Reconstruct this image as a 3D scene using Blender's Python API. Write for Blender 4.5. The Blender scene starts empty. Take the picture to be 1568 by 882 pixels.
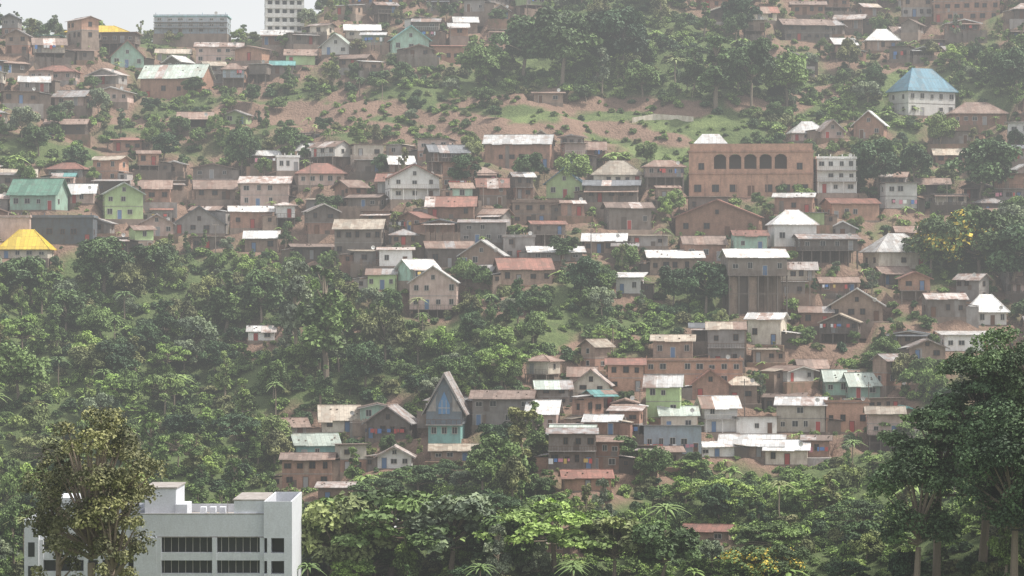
import bpy, math, random
import numpy as np
from mathutils import Vector
random.seed(7); np.random.seed(7)
R=random.random
F=4446.0; CX=784.0; CY=441.0
scene=bpy.context.scene
col=scene.collection

# ------------------------------------------------------------------ terrain
PY=[0,150,250,380,440,480,555,584,613,643,676,712,750,790,832,950,1400,6000]
PZ=[-6,-56,-62,-60,-54,-49,-32.3,-20.9,-8.1,5.9,21.4,38.6,57.5,78.4,101,130,110,-40]
def sstep(a,b,x):
    t=np.clip((x-a)/(b-a),0,1); return t*t*(3-2*t)
def H(x,y):
    x=np.asarray(x,float); y=np.asarray(y,float)
    ys=y+7*np.sin(x*0.037+1.0)+4*np.sin(x*0.066+y*0.014)
    z=(np.interp(ys-9,PY,PZ)+np.interp(ys,PY,PZ)+np.interp(ys+9,PY,PZ))/3
    m=sstep(430,520,y)
    z=z+m*(1.6*np.sin(x*0.083+y*0.021+2)*np.sin(y*0.06+x*0.01)+1.1*np.sin(x*0.15-y*0.06)+0.6*np.sin(x*0.31+y*0.27+1)+0.6*np.sin(y*0.42-x*0.13))
    z=z+28*np.exp(-((x-118)/46.0)**2-((y-470)/42.0)**2)
    crest=67+np.maximum(0,x+69)*0.5
    crest=np.where(y>900,crest-(y-900)*0.05,crest)
    k=3.0
    z=-k*np.log(np.exp(-np.clip(z,-200,300)/k)+np.exp(-np.clip(crest,-250,300)/k))
    return z
YS=np.arange(425,920,.7)
def hit(px,py):
    a=(px-CX)/F; b=(CY-py)/F
    g=H(a*YS,YS)-b*YS
    i=np.argmax(g>=0)
    if g[i]<0: return None
    y=YS[i]
    return (a*y,y,b*y)
def proj(x,y,z): return (CX+F*x/y, CY-F*z/y)
def inpoly(px,py,poly):
    c=False;n=len(poly)
    j=n-1
    for i in range(n):
        xi,yi=poly[i];xj,yj=poly[j]
        if (yi>py)!=(yj>py) and px<(xj-xi)*(py-yi)/(yj-yi)+xi: c=not c
        j=i
    return c
ZONES=[ # neighbourhoods, (outline, density)
 ([(-60,62),(230,50),(420,30),(820,-40),(830,50),(730,95),(480,118),(340,140),(200,155),(60,190),(-60,215)],1),
 ([(-60,280),(130,272),(300,265),(430,245),(560,240),(740,225),(850,235),(1040,290),(1250,305),(1640,300),(1640,345),(1380,345),(1330,400),(1200,430),(1000,425),(900,405),(820,450),(700,450),(560,430),(420,388),(250,388),(100,402),(-60,402)],1),
 ([(820,590),(930,560),(1100,510),(1180,570),(1400,595),(1400,690),(1260,705),(1000,725),(850,735),(830,650)],1),
 ([(425,690),(490,640),(620,645),(730,640),(740,705),(620,705),(540,730),(520,765),(450,760)],1),
 ([(1200,425),(1350,405),(1640,440),(1640,560),(1450,575),(1240,525)],.5),
 ([(990,-40),(1640,-40),(1640,70),(1400,105),(1230,112),(1090,40)],.7),
 ([(1440,150),(1640,170),(1640,300),(1400,310),(1440,250)],.3),
 ([(150,190),(480,190),(640,225),(400,240),(150,240)],.15),
]
def zone(px,py):
    for p,d in ZONES:
        if inpoly(px,py,p): return d
    return 0
SPARSE=[(380,150),(700,130),(900,150),(1140,160),(1140,260),(900,225),(650,225),(420,235),(150,260),(60,230),(200,170)]
GRASS=[([(760,185),(900,155),(1060,165),(1125,180),(1100,205),(1040,250),(985,255),(900,215),(790,205)]),
       ([(820,490),(870,490),(890,550),(840,545)]),([(1190,545),(1320,545),(1290,580),(1190,575)]),
       ([(1340,90),(1420,60),(1440,110),(1350,150)]),([(720,95),(850,80),(850,110),(740,120)])]

# ------------------------------------------------------------------ materials
def newmat(name):
    m=bpy.data.materials.new(name); m.use_nodes=True
    nt=m.node_tree; b=nt.nodes['Principled BSDF']
    return m,nt,b
def N(nt,t,**k):
    n=nt.nodes.new(t)
    for a,v in k.items(): setattr(n,a,v)
    return n
def mixc(nt,fac,a,b,mode='MIX'):
    n=N(nt,'ShaderNodeMix',data_type='RGBA',blend_type=mode)
    for sock,v in ((n.inputs[0],fac),(n.inputs[6],a),(n.inputs[7],b)):
        if isinstance(v,bpy.types.NodeSocket): nt.links.new(v,sock)
        elif isinstance(v,(int,float)): sock.default_value=v
        else: sock.default_value=(*v,1)
    return n.outputs[2]
def ramp(nt,inp,stops):
    r=N(nt,'ShaderNodeValToRGB'); nt.links.new(inp,r.inputs[0])
    e=r.color_ramp.elements
    while len(e)<len(stops): e.new(.5)
    for i,(p,c) in enumerate(stops):
        e[i].position=p; e[i].color=(*c,1) if not isinstance(c,(int,float)) else (c,c,c,1)
    return r.outputs[0]
def noise(nt,scale,det=4,vec=None,rough=.6):
    n=N(nt,'ShaderNodeTexNoise'); n.inputs['Scale'].default_value=scale; n.inputs['Detail'].default_value=det; n.inputs['Roughness'].default_value=rough
    if vec is not None: nt.links.new(vec,n.inputs['Vector'])
    return n.outputs[0]
def finish(nt,b,c,val=None,rough=.85,spec=.2):
    oi=N(nt,'ShaderNodeObjectInfo')
    mr=N(nt,'ShaderNodeMapRange'); nt.links.new(oi.outputs['Random'],mr.inputs[0])
    lo,hi=val or (.7,1.25)
    mr.inputs[3].default_value=lo; mr.inputs[4].default_value=hi
    hs=N(nt,'ShaderNodeHueSaturation'); nt.links.new(c,hs.inputs['Color']); nt.links.new(mr.outputs[0],hs.inputs['Value'])
    nt.links.new(hs.outputs[0],b.inputs['Base Color'])
    b.inputs['Roughness'].default_value=rough
    b.inputs['Specular IOR Level'].default_value=spec
def wallmat(name,c,stain=(.12,.09,.07),amt=.6,brick=False):
    m,nt,b=newmat(name)
    tc=N(nt,'ShaderNodeTexCoord'); v=tc.outputs['Object']
    mp0=N(nt,'ShaderNodeMapping'); mp0.inputs['Scale'].default_value=(1,1,.45); nt.links.new(v,mp0.inputs[0])
    n1=noise(nt,.9,6,mp0.outputs[0]); n2=noise(nt,4,3,v)
    c1=mixc(nt,n2,[x*.7 for x in c],[min(1,x*1.22) for x in c])
    if brick:
        bt=N(nt,'ShaderNodeTexBrick'); mp=N(nt,'ShaderNodeMapping'); mp.inputs['Rotation'].default_value=(math.pi/2,0,0)
        nt.links.new(v,mp.inputs[0]); nt.links.new(mp.outputs[0],bt.inputs['Vector'])
        bt.inputs['Scale'].default_value=1.6
        bt.inputs['Color1'].default_value=(*[x*1.15 for x in c],1); bt.inputs['Color2'].default_value=(*[x*.7 for x in c],1); bt.inputs['Mortar'].default_value=(.36,.31,.27,1)
        bt.inputs['Mortar Size'].default_value=.03
        c1=mixc(nt,.55,c1,bt.outputs[0])
    f=ramp(nt,n1,[(.38,0),(.66,amt)])
    c2=mixc(nt,f,c1,stain)
    finish(nt,b,c2)
    return m
def roofmat(name,c,rust=(.2,.11,.07),amt=.5,rough=.5,thr=.5):
    m,nt,b=newmat(name)
    tc=N(nt,'ShaderNodeTexCoord'); v=tc.outputs['Object']
    bt=N(nt,'ShaderNodeTexBrick'); nt.links.new(v,bt.inputs['Vector'])
    bt.offset=.0; bt.inputs['Scale'].default_value=1.0; bt.inputs['Brick Width'].default_value=.9; bt.inputs['Row Height'].default_value=2.1
    bt.inputs['Color1'].default_value=(*c,1); bt.inputs['Color2'].default_value=(*[x*.62 for x in c],1); bt.inputs['Mortar'].default_value=(*[x*.48 for x in c],1)
    bt.inputs['Mortar Size'].default_value=.03
    n1=noise(nt,.55,5,v); n2=noise(nt,2.5,3,v)
    f=ramp(nt,n1,[(thr,0),(thr+.14,amt)])
    c1=mixc(nt,f,bt.outputs[0],rust)
    c2=mixc(nt,.38,c1,ramp(nt,n2,[(.3,.4),(.7,1.0)]),'MULTIPLY')
    finish(nt,b,c2,(.7,1.15),rough,.4)
    w=N(nt,'ShaderNodeTexWave'); nt.links.new(v,w.inputs[0]); w.inputs['Scale'].default_value=3
    bp=N(nt,'ShaderNodeBump'); bp.inputs['Strength'].default_value=.5; bp.inputs['Distance'].default_value=.04
    nt.links.new(w.outputs['Fac'],bp.inputs['Height']); nt.links.new(bp.outputs[0],b.inputs['Normal'])
    return m
W={ 'brick':wallmat('brick_wall',(.40,.22,.155),(.15,.10,.08),.7,brick=True),
 'orange':wallmat('orange_brick',(.47,.265,.18),(.2,.12,.09),amt=.55,brick=True),
 'mud':wallmat('mud_brick_wall',(.37,.265,.2),(.16,.115,.095),.7,brick=True),
 'wood':wallmat('weathered_boards',(.25,.215,.19),amt=.75),
 'dark':wallmat('dark_boards_and_shade',(.12,.10,.085)),
 'white':wallmat('white_plaster',(.8,.79,.76),(.42,.36,.31),.45),
 'cream':wallmat('cream_plaster',(.66,.60,.51),(.3,.24,.18),.65),
 'mint':wallmat('mint_paint',(.38,.56,.46),(.2,.22,.17),.6),
 'lime':wallmat('lime_paint',(.48,.62,.32),(.25,.3,.15),.55),
 'pink':wallmat('pink_plaster',(.56,.43,.38),(.27,.18,.14),.65),
 'bluew':wallmat('blue_paint',(.52,.61,.68),(.3,.28,.28),.55),
 'teal':wallmat('teal_paint',(.20,.38,.36),(.1,.14,.13),.5),
 'grey':wallmat('grey_block_wall',(.37,.345,.325),(.16,.13,.11),.65),
 'slate':wallmat('slate_blue_wall',(.16,.19,.22)),
 'stone':wallmat('stone_foundation',(.28,.22,.18)),
 'earth':wallmat('cut_earth_bank',(.27,.165,.12),(.10,.10,.06),.8),
}
RM={ 'tin':roofmat('bright_tin_roof',(.88,.87,.85),(.42,.32,.26),.65,.4,.5),
 'tinp':roofmat('pinkish_tin_roof',(.70,.63,.59),(.32,.20,.155),.85,.5,.45),
 'grey':roofmat('grey_tin_roof',(.45,.43,.42),(.25,.16,.125),.75,.5,.45),
 'rust':roofmat('rusty_roof',(.38,.275,.225),(.21,.12,.09),.75,.7,.46),
 'red':roofmat('red_iron_roof',(.40,.19,.145),(.22,.13,.1),.75,.6,.44),
 'brown':roofmat('brown_roof',(.30,.225,.19),(.15,.095,.075),.65,.8),
 'tan':roofmat('tan_roof',(.6,.52,.42),(.29,.2,.14),.65,.5,.47),
 'green':roofmat('green_roof',(.2,.42,.31),(.2,.25,.2),.5),
 'teal':roofmat('teal_roof',(.2,.47,.45),(.3,.4,.38),.4),
 'blue':roofmat('blue_roof',(.14,.31,.41),(.2,.25,.28),.5),
 'yellow':roofmat('yellow_roof',(.8,.56,.05),(.4,.3,.1),.3),
 'slate':roofmat('slate_grey_roof',(.22,.23,.245),(.13,.13,.13),.5),
 'pale':roofmat('pale_green_roof',(.62,.70,.62),(.4,.36,.30),.6),
}
def plain(name,c,rough=.6,spec=.4):
    m,nt,b=newmat(name)
    n1=noise(nt,3,3,N(nt,'ShaderNodeTexCoord').outputs['Object'])
    finish(nt,b,mixc(nt,n1,[x*.8 for x in c],[min(1,x*1.15) for x in c]),(.9,1.1),rough,spec)
    return m
GLASS=plain('window_glass',(.035,.038,.042),.25,.4)
FR_W=plain('white_frame',(.48,.45,.41)); FR_D=plain('brown_frame',(.12,.07,.045))
DOORM=[plain('brown_door',(.14,.07,.04)),plain('blue_door',(.12,.2,.34)),plain('red_door',(.38,.07,.06)),plain('grey_door',(.3,.3,.3))]
CLOTH=[plain('blue_cloth',(.1,.22,.5)),plain('red_cloth',(.5,.09,.08)),plain('white_cloth',(.8,.8,.8)),plain('ochre_cloth',(.55,.4,.12)),plain('pink_cloth',(.6,.25,.32)),plain('dark_cloth',(.06,.06,.09))]
MODW=wallmat('white_render',(.70,.72,.76),(.5,.5,.52),.35)
BARK=plain('bark',(.26,.21,.165),.9,.1)

def leafmat(name,stops):
    m,nt,b=newmat(name)
    oi=N(nt,'ShaderNodeObjectInfo')
    c=ramp(nt,oi.outputs['Random'],stops)
    at=N(nt,'ShaderNodeAttribute'); at.attribute_name='tint'
    tint=ramp(nt,at.outputs['Fac'],[(0,(.55,.6,.62)),(.5,(1,1,1)),(1,(1.0,1.0,.85))])
    c=mixc(nt,1.0,c,tint,'MULTIPLY')
    mr=N(nt,'ShaderNodeMapRange'); nt.links.new(at.outputs['Fac'],mr.inputs[0]); mr.inputs[3].default_value=.7; mr.inputs[4].default_value=1.65
    hs=N(nt,'ShaderNodeHueSaturation'); nt.links.new(c,hs.inputs['Color']); nt.links.new(mr.outputs[0],hs.inputs['Value'])
    nt.links.new(hs.outputs[0],b.inputs['Base Color']); b.inputs['Roughness'].default_value=.6; b.inputs['Specular IOR Level'].default_value=.25
    return m
LEAF=leafmat('foliage',[(0,(.085,.135,.058)),(.3,(.12,.175,.065)),(.6,(.15,.215,.078)),(.8,(.18,.245,.085)),(.92,(.195,.21,.095)),(1,(.215,.25,.115))])
LEAFB=leafmat('bright_foliage',[(0,(.165,.24,.075)),(.5,(.205,.295,.09)),(1,(.245,.32,.105))])
LEAFD=leafmat('dark_foliage',[(0,(.055,.095,.05)),(.5,(.08,.128,.058)),(1,(.11,.16,.068))])
LEAFO=leafmat('olive_foliage',[(0,(.155,.17,.08)),(.5,(.185,.19,.09)),(1,(.205,.205,.10))])
LEAFG=leafmat('silvery_foliage',[(0,(.16,.20,.13)),(.5,(.19,.23,.15)),(1,(.22,.25,.17))])
FLOWER=plain('yellow_blossom',(.72,.56,.12),.7,.1)

# ------------------------------------------------------------------ mesh helpers
class P:
    def __init__(s): s.v=[];s.f=[];s.m=[];s.mats=[]
    def mi(s,m):
        if m not in s.mats: s.mats.append(m)
        return s.mats.index(m)
    def add(s,vs,fs,m):
        o=len(s.v); s.v+=vs; k=s.mi(m)
        for f in fs: s.f.append([o+i for i in f]); s.m.append(k)
    def box(s,x0,x1,y0,y1,z0,z1,m):
        s.add([(x0,y0,z0),(x1,y0,z0),(x1,y1,z0),(x0,y1,z0),(x0,y0,z1),(x1,y0,z1),(x1,y1,z1),(x0,y1,z1)],
          [(3,2,1,0),(4,5,6,7),(0,1,5,4),(1,2,6,5),(2,3,7,6),(3,0,4,7)],m)
    def slab(s,pts,t,m):
        n=len(pts); s.add([tuple(p) for p in pts]+[(p[0],p[1],p[2]-t) for p in pts],
          [tuple(range(n)),tuple(range(2*n-1,n-1,-1))]+[(i,n+i,n+(i+1)%n,(i+1)%n) for i in range(n)],m)
    def prism(s,tri,y0,y1,m):
        n=len(tri); s.add([(x,y0,z) for x,z in tri]+[(x,y1,z) for x,z in tri],
          [tuple(range(n)),tuple(range(2*n-1,n-1,-1))]+[((i+1)%n,i,n+i,n+(i+1)%n) for i in range(n)],m)
    def tube(s,p0,p1,r0,r1,m,seg=6):
        p0=Vector(p0);p1=Vector(p1);d=(p1-p0).normalized()
        a=d.orthogonal().normalized();b=d.cross(a)
        vs=[]
        for p,r in((p0,r0),(p1,r1)):
            for i in range(seg):
                t=2*math.pi*i/seg; q=p+a*(r*math.cos(t))+b*(r*math.sin(t)); vs.append(tuple(q))
        s.add(vs,[(i,(i+1)%seg,seg+(i+1)%seg,seg+i) for i in range(seg)]+[tuple(range(seg-1,-1,-1)),tuple(range(seg,2*seg))],m)
    def mesh(s,name):
        me=bpy.data.meshes.new(name); me.from_pydata(s.v,[],s.f)
        for m in s.mats: me.materials.append(m)
        me.polygons.foreach_set('material_index',s.m); me.update()
        return me
def obj(name,me,parent=None,loc=(0,0,0),rz=0,sc=None):
    o=bpy.data.objects.new(name,me); col.objects.link(o)
    o.location=loc; o.rotation_euler=(0,0,rz)
    if sc is not None: o.scale=sc
    if parent: o.parent=parent
    return o
def assemble(name,parts,loc,rz):
    e=bpy.data.objects.new(name,None); e.empty_display_size=1; col.objects.link(e)
    e.location=loc; e.rotation_euler=(0,0,rz)
    for k,p in parts.items():
        if p.v: obj(k,p.mesh(k),e)
    return e

# ------------------------------------------------------------------ houses
HOUSES=[]  # cx,cy,half w,half d,floor z
RECTS=[]
def window(win,x,z,ww,wh,yf,fr,side=0,xs=0):
    t=.08
    if side==0:
        win.box(x-ww/2,x+ww/2,yf-.03,yf+.02,z,z+wh,GLASS)
        win.box(x-ww/2-t,x-ww/2,yf-.09,yf+.02,z-t,z+wh+t,fr); win.box(x+ww/2,x+ww/2+t,yf-.09,yf+.02,z-t,z+wh+t,fr)
        win.box(x-ww/2,x+ww/2,yf-.085,yf+.02,z+wh,z+wh+t,fr); win.box(x-ww/2-.03,x+ww/2+.03,yf-.14,yf+.02,z-t,z,fr)
        win.box(x-.03,x+.03,yf-.06,yf-.031,z,z+wh,fr)
    else:
        s=side
        a,b=sorted((xs+s*.03,xs-s*.02))
        win.box(a,b,x-ww/2,x+ww/2,z,z+wh,GLASS)
        a,b=sorted((xs+s*.08,xs-s*.02))
        for u0,u1,v0,v1 in ((x-ww/2-t,x-ww/2,z-t,z+wh+t),(x+ww/2,x+ww/2+t,z-t,z+wh+t),(x-ww/2,x+ww/2,z+wh,z+wh+t),(x-ww/2,x+ww/2,z-t,z)):
            win.box(a,b,u0,u1,v0,v1,fr)
def house(name,x,y,z,w,d,hw,rh,wall,rt,roof,yaw=0,st=1,ver=False,stilt=0,fr=None,lower=None,laundry=False,nwin=None,doors=True,dish=False,fd=4.0,annex=None,fence=False,terrace=False):
    wm=W[wall]; rm=RM[roof]; lm=W[lower] if lower else wm
    fr=fr or (FR_W if (wall in('white','pink','mint','lime','bluew') or R()<.2) else FR_D)
    wl=P();rf=P();wi=P();dr=P();ex=P()
    y0=0.0;y1=d;x0=-w/2;x1=w/2
    zb=stilt
    sh=(hw-zb)/st
    if stilt>0:
        n=max(3,int(w/1.6))
        for i in range(n):
            xx=x0+.1+(w-.32)*i/(n-1)
            ex.box(xx,xx+.18,y0-.7,y0-.52,-2.5,zb-.15,W['wood'])
            ex.box(xx,xx+.14,y0+.06,y0+.2,-2.5,zb-.15,W['dark'])
            ex.box(xx+.02,xx+.12,y0+d*.5,y0+d*.5+.12,-1.5,zb-.15,W['dark'])
        ex.box(x0-.05,x1+.05,y0-.9,y1-.1,zb-.15,zb-.002,W['wood'])
        if stilt>3:
            ex.box(x0,x1,y0-.66,y0-.56,zb*.5,zb*.5+.14,W['wood'])
            for i in range(n-1):
                if R()<.6:
                    xa=x0+.2+(w-.32)*i/(n-1); xb=x0+.1+(w-.32)*(i+1)/(n-1)
                    ex.box(xa,xb,y0+.3,y0+.36,-1,zb-.3,W[random.choice(['wood','mud','dark'])])
        for i in range(int(w/.8)+1):
            xx=x0+w*i/(int(w/.8)+.001); ex.box(xx-.03,xx+.03,y0-.88,y0-.82,zb,zb+.9,W['wood'])
        ex.box(x0,x1,y0-.9,y0-.8,zb+.9,zb+.97,W['wood'])
        ex.box(x0+.3,x1-.3,y0+d*.6,y1,-2,zb-.16,W['stone'])
    else:
        wl.box(x0-.12,x1+.12,y0-.12,y1+.1,-fd,-.003,W['stone'])
    for s in range(st):
        a=zb+s*sh; b=a+sh
        wl.box(x0,x1,y0,y1,a,b-(.12 if s<st-1 else 0),lm if (s==0 and st>1) else wm)
        if s<st-1:
            wl.box(x0-.05,x1+.05,y0-.05,y1+.04,b-.119,b-.001,W['grey'])
            if ver:
                ex.box(x0-.1,x1+.1,y0-1.25,y0-.051,b-.12,b-.003,W['grey'])
                nb=int(w/.5)
                for i in range(nb+1): ex.box(x0+w*i/nb-.03,x0+w*i/nb+.03,y0-1.22,y0-1.16,b,b+.85,fr)
                ex.box(x0-.05,x1+.05,y0-1.24,y0-1.14,b+.85,b+.93,fr)
        n=nwin or max(1,int(w/2.6)+ (1 if R()<.4 else 0))
        di=random.randrange(n) if (s==0 and doors and n>1) else -1
        for i in range(n):
            cx=x0+w*(i+.5)/n+ (R()-.5)*(.5 if not nwin else .05)
            if i==di:
                dm=random.choice(DOORM); hh=min(2.05,sh*.8)
                dr.box(cx-.45,cx+.45,y0-.04,y0+.02,a,a+hh,dm)
                dr.box(cx-.55,cx-.45,y0-.09,y0+.02,a,a+hh+.1,fr); dr.box(cx+.45,cx+.55,y0-.09,y0+.02,a,a+hh+.1,fr); dr.box(cx-.45,cx+.45,y0-.085,y0+.02,a+hh,a+hh+.1,fr)
            elif R()<.8:
                ww=min(1.15,w/n*.5)*(.65+.45*R()); wh=min(1.15,sh*.4)*(.75+.35*R())
                window(wi,cx,a+sh*.38,ww,wh,y0,fr)
        if wall in('wood','mud','dark','brick','grey') and R()<.7:
            cx=x0+w*random.uniform(.15,.85); pw=random.uniform(.5,1.4)
            wl.box(max(x0,cx-pw/2),min(x1,cx+pw/2),y0-.022,y0-.001,a,a+sh*random.uniform(.3,.95),W[random.choice(['wood','grey','dark','mud','stone'])])
        for sd in (-1,1):
            for k in range(max(1,int(d/3.2))):
                if R()<.7: window(wi,y0+d*(k+.5)/max(1,int(d/3.2)),a+sh*.35,.9,min(1.1,sh*.4),0,fr,sd,x0 if sd<0 else x1)
    zt=hw; o=.5+.35*R(); t=.1; e=.0
    if rt=='gx':
        ym=(y0+y1)/2; s=rh/(d/2)
        for xa,xb in ((x0,x0+.15),(x1-.15,x1)):
            wl.add([(xa,y0,zt),(xa,y1,zt),(xa,ym,zt+rh-.02),(xb,y0,zt),(xb,y1,zt),(xb,ym,zt+rh-.02)],[(0,1,2),(5,4,3),(0,2,5,3),(1,4,5,2)],wm)
        ns=max(2,int(w/2.0)); X0=x0-o; X1=x1+o
        odd=random.randrange(ns) if R()<.4 else -1
        for i in range(ns):
            xa=X0+(X1-X0)*i/ns; xb=X0+(X1-X0)*(i+1)/ns
            r=o+random.uniform(-.15,.25); dz=.0 if i%2 else .02
            rf.slab([(xa,y0-r,zt-r*s+t+dz),(xb+.01,y0-r,zt-r*s+t+dz),(xb+.01,ym,zt+rh+t+dz),(xa,ym,zt+rh+t+dz)],t,rm if i!=odd else RM[random.choice(['rust','grey','tinp'])])
        rf.slab([(X1,y1+o,zt-o*s+t),(X0,y1+o,zt-o*s+t),(X0,ym+.002,zt+rh+t),(X1,ym+.002,zt+rh+t)],t,rm)
        rf.box(X0,X1,ym-.14,ym+.14,zt+rh+t-.03,zt+rh+t+.06,rm)
    elif rt=='gy':
        s=rh/(w/2)
        wl.prism([(x0,zt),(x1,zt),(0,zt+rh-.02)],y0,y0+.15,wm); wl.prism([(x0,zt),(x1,zt),(0,zt+rh-.02)],y1-.15,y1,wm)
        oy=o+.15
        rf.slab([(x0-o,y0-oy,zt-o*s+t),(0,y0-oy,zt+rh+t),(0,y1+o,zt+rh+t),(x0-o,y1+o,zt-o*s+t)],t,rm)
        rf.slab([(.002,y0-oy,zt+rh+t),(x1+o,y0-oy,zt-o*s+t),(x1+o,y1+o,zt-o*s+t),(.002,y1+o,zt+rh+t)],t,rm)
        rf.box(-.14,.14,y0-oy,y1+o,zt+rh+t-.03,zt+rh+t+.05,rm)
        fb=rm if R()<.6 else FR_W
        rf.prism([(x0-o,zt-o*s+t-.28),(x0-o,zt-o*s+t-.102),(0,zt+rh-.002),(0,zt+rh-.19)],y0-oy,y0-oy+.05,fb)
        rf.prism([(x1+o,zt-o*s+t-.102),(x1+o,zt-o*s+t-.28),(.0,zt+rh-.19),(.0,zt+rh-.002)],y0-oy,y0-oy+.05,fb)
        if rh>1.6: window(wi,0,zt+rh*.15,.7,min(.9,rh*.4),y0,fr)
    elif rt=='hip':
        ym=(y0+y1)/2; q=max(.05,(w-d)/2) if w>d else .05
        zt2=zt+t; A=(x0-o,y0-o,zt2-.15);B=(x1+o,y0-o,zt2-.15);C=(x1+o,y1+o,zt2-.15);D=(x0-o,y1+o,zt2-.15)
        E=(-q,ym,zt+rh+t);G=(q,ym,zt+rh+t)
        rf.add([A,B,C,D,E,G],[(0,1,5,4),(1,2,5),(2,3,4,5),(3,0,4)],rm)
        rf.box(x0-o,x1+o,y0-o,y1+o,zt2-.3,zt2-.152,rm)
        for p,q2 in ((A,E),(B,G)): rf.tube(p,q2,.1,.1,rm,5)
    elif rt=='shed':
        rf.slab([(x0-o,y0-o,zt+.02+t),(x1+o,y0-o,zt+.02+t),(x1+o,y1+o,zt+rh+t),(x0-o,y1+o,zt+rh+t)],t,rm)
        wl.add([(x0,y0+.3,zt),(x1,y0+.3,zt),(x1,y1,zt),(x0,y1,zt),(x1,y1,zt+rh-.1),(x0,y1,zt+rh-.1)],[(0,1,4,5),(1,2,4),(0,5,3),(2,3,5,4)],wm)
    elif rt=='shedb':
        rf.slab([(x0-o,y0-o,zt+rh+t),(x1+o,y0-o,zt+rh+t),(x1+o,y1+o,zt+.02+t),(x0-o,y1+o,zt+.02+t)],t,rm)
        wl.box(x0,x1,y0,y0+.15,zt,zt+rh-.08,wm)
    elif rt=='flat':
        rf.box(x0-.25,x1+.25,y0-.25,y1+.25,zt,zt+.2,rm)
        rf.box(x0-.2,x1+.2,y0-.2,y0-.05,zt+.2,zt+.6,wm); rf.box(x0-.2,x0-.05,y0-.05,y1+.2,zt+.2,zt+.6,wm); rf.box(x1+.05,x1+.2,y0-.05,y1+.2,zt+.2,zt+.6,wm)
        for i in range(4): rf.box(x0+.3+(w-.8)*i/3,x0+.5+(w-.8)*i/3,y0+.1,y0+.3,zt+.2,zt+1.1,wm)
    if rt in('gx','shed') and R()<.3:
        for i in range(4):
            xx=random.uniform(x0,x1); q=random.uniform(.1,.8); yy=y0+(d/2 if rt=='gx' else d)*q
            zz=zt+rh*q+t+.03
            ex.box(xx-.15,xx+.15,yy-.12,yy+.12,zz,zz+.18,W['stone'])
    if annex:
        sd=1 if R()<.5 else -1; aw=random.uniform(1.8,3.2); ah=min(hw,2.3)*random.uniform(.85,1); am=W[random.choice(['wood','mud','brick','dark','grey','stone'])]
        a0,a1=(x1+.002,x1+aw) if sd>0 else (x0-aw,x0-.002)
        ay=random.uniform(-1,1.2)
        wl.box(a0,a1,y0+ay,y0+ay+d*.6,-fd,ah,am)
        zi,zo=(ah+.55,ah+.12); zl,zr=(zi,zo) if sd>0 else (zo,zi)
        rf.slab([(a0-(.3 if sd<0 else 0),y0+ay-.4,zl),(a1+(.3 if sd>0 else 0),y0+ay-.4,zr),(a1+(.3 if sd>0 else 0),y0+ay+d*.6+.3,zr),(a0-(.3 if sd<0 else 0),y0+ay+d*.6+.3,zl)],.08,RM[random.choice(['rust','tinp','tin','grey','brown','tan'])])
        if R()<.6: window(wi,(a0+a1)/2,ah*.4,.7,.8,y0+ay,FR_D)
    if ver and not stilt:
        vz=zb+min(sh,2.7); vd=1.6; n=max(2,int(w/2.4))
        if st==1:
            rf.slab([(x0-.3,y0-vd-.3,vz-.45),(x1+.3,y0-vd-.3,vz-.45),(x1+.3,y0-.01,vz),(x0-.3,y0-.01,vz)],.08,RM[random.choice([roof,'tinp','rust'])])
        for i in range(n+1):
            xx=x0+.05+(w-.2)*i/n; ex.box(xx,xx+.11,y0-1.2,y0-1.09,-fd+.5,(vz-.4 if st==1 else sh-.13),W['wood'] if wall!='white' else W['white'])
        ex.box(x0-.1,x1+.1,y0-vd+.1,y0-.13,-fd,-.15,W['stone'])
    elif terrace and not stilt: # levelled yard held by a cut bank / dry-stone wall
        tm=W[random.choice(['earth','earth','earth','stone','grey'])]
        e0=random.uniform(.3,2.2); e1=random.uniform(.3,2.2); dd=random.uniform(1.3,2.4)
        ex.slab([(x0-e0,y0-dd*.8,-.13),(0,y0-dd,-.16),(x1+e1,y0-dd*.75,-.13),(x1+e1,y0-.13,-.1),(x0-e0,y0-.13,-.1)],3.6,tm)
    if fence:
        xx=x0-1.5
        fm=W[random.choice(['wood','wood','mud','dark'])]
        while xx<x1+1.5:
            if R()<.92: ex.box(xx,xx+.16,y0-2.5,y0-2.44,-2.8,.35+R()*.35,fm)
            xx+=.22
    if laundry:
        xx=x0
        yy=y0-1.9 if ver else y0-1.0
        zz=zb+1.9
        ex.box(x0,x1,yy-.01,yy+.01,zz,zz+.02,W['dark'])
        for pxx in (x0,x1): ex.box(pxx-.04,pxx+.04,yy-.04,yy+.04,-2,zz+.1,W['wood'])
        while xx<x1-.7:
            ww=.3+R()*.6; hh=.5+R()*.6
            if R()<.6: ex.box(xx,xx+ww,yy-.025,yy+.025,zz-hh,zz-.01,random.choice(CLOTH))
            xx+=ww+.15
    if dish:
        cx=x1*.7; cz=zt+.4
        ex.tube((cx,y0-.3,zt-.2),(cx,y0-.3,cz+.4),.03,.03,W['grey'],5)
        vs=[(cx,y0-.35,cz+.5)];n=10
        for r,dy in((.25,.04),(.45,.14)):
            for i in range(n):
                a=2*math.pi*i/n; vs.append((cx+r*math.cos(a),y0-.35-dy,cz+.5+r*math.sin(a)))
        ex.add(vs,[(0,1+(i+1)%n,1+i) for i in range(n)]+[(1+i,1+(i+1)%n,1+n+(i+1)%n,1+n+i) for i in range(n)],W['white'])
    e=assemble(name,{'walls':wl,'roof':rf,'windows':wi,'door':dr,'porch_and_details':ex},(x,y,z),math.radians(yaw))
    c=math.radians(yaw)
    HOUSES.append((x-math.sin(c)*d/2,y+math.cos(c)*d/2,w/2,d/2,z))
    return e

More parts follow.
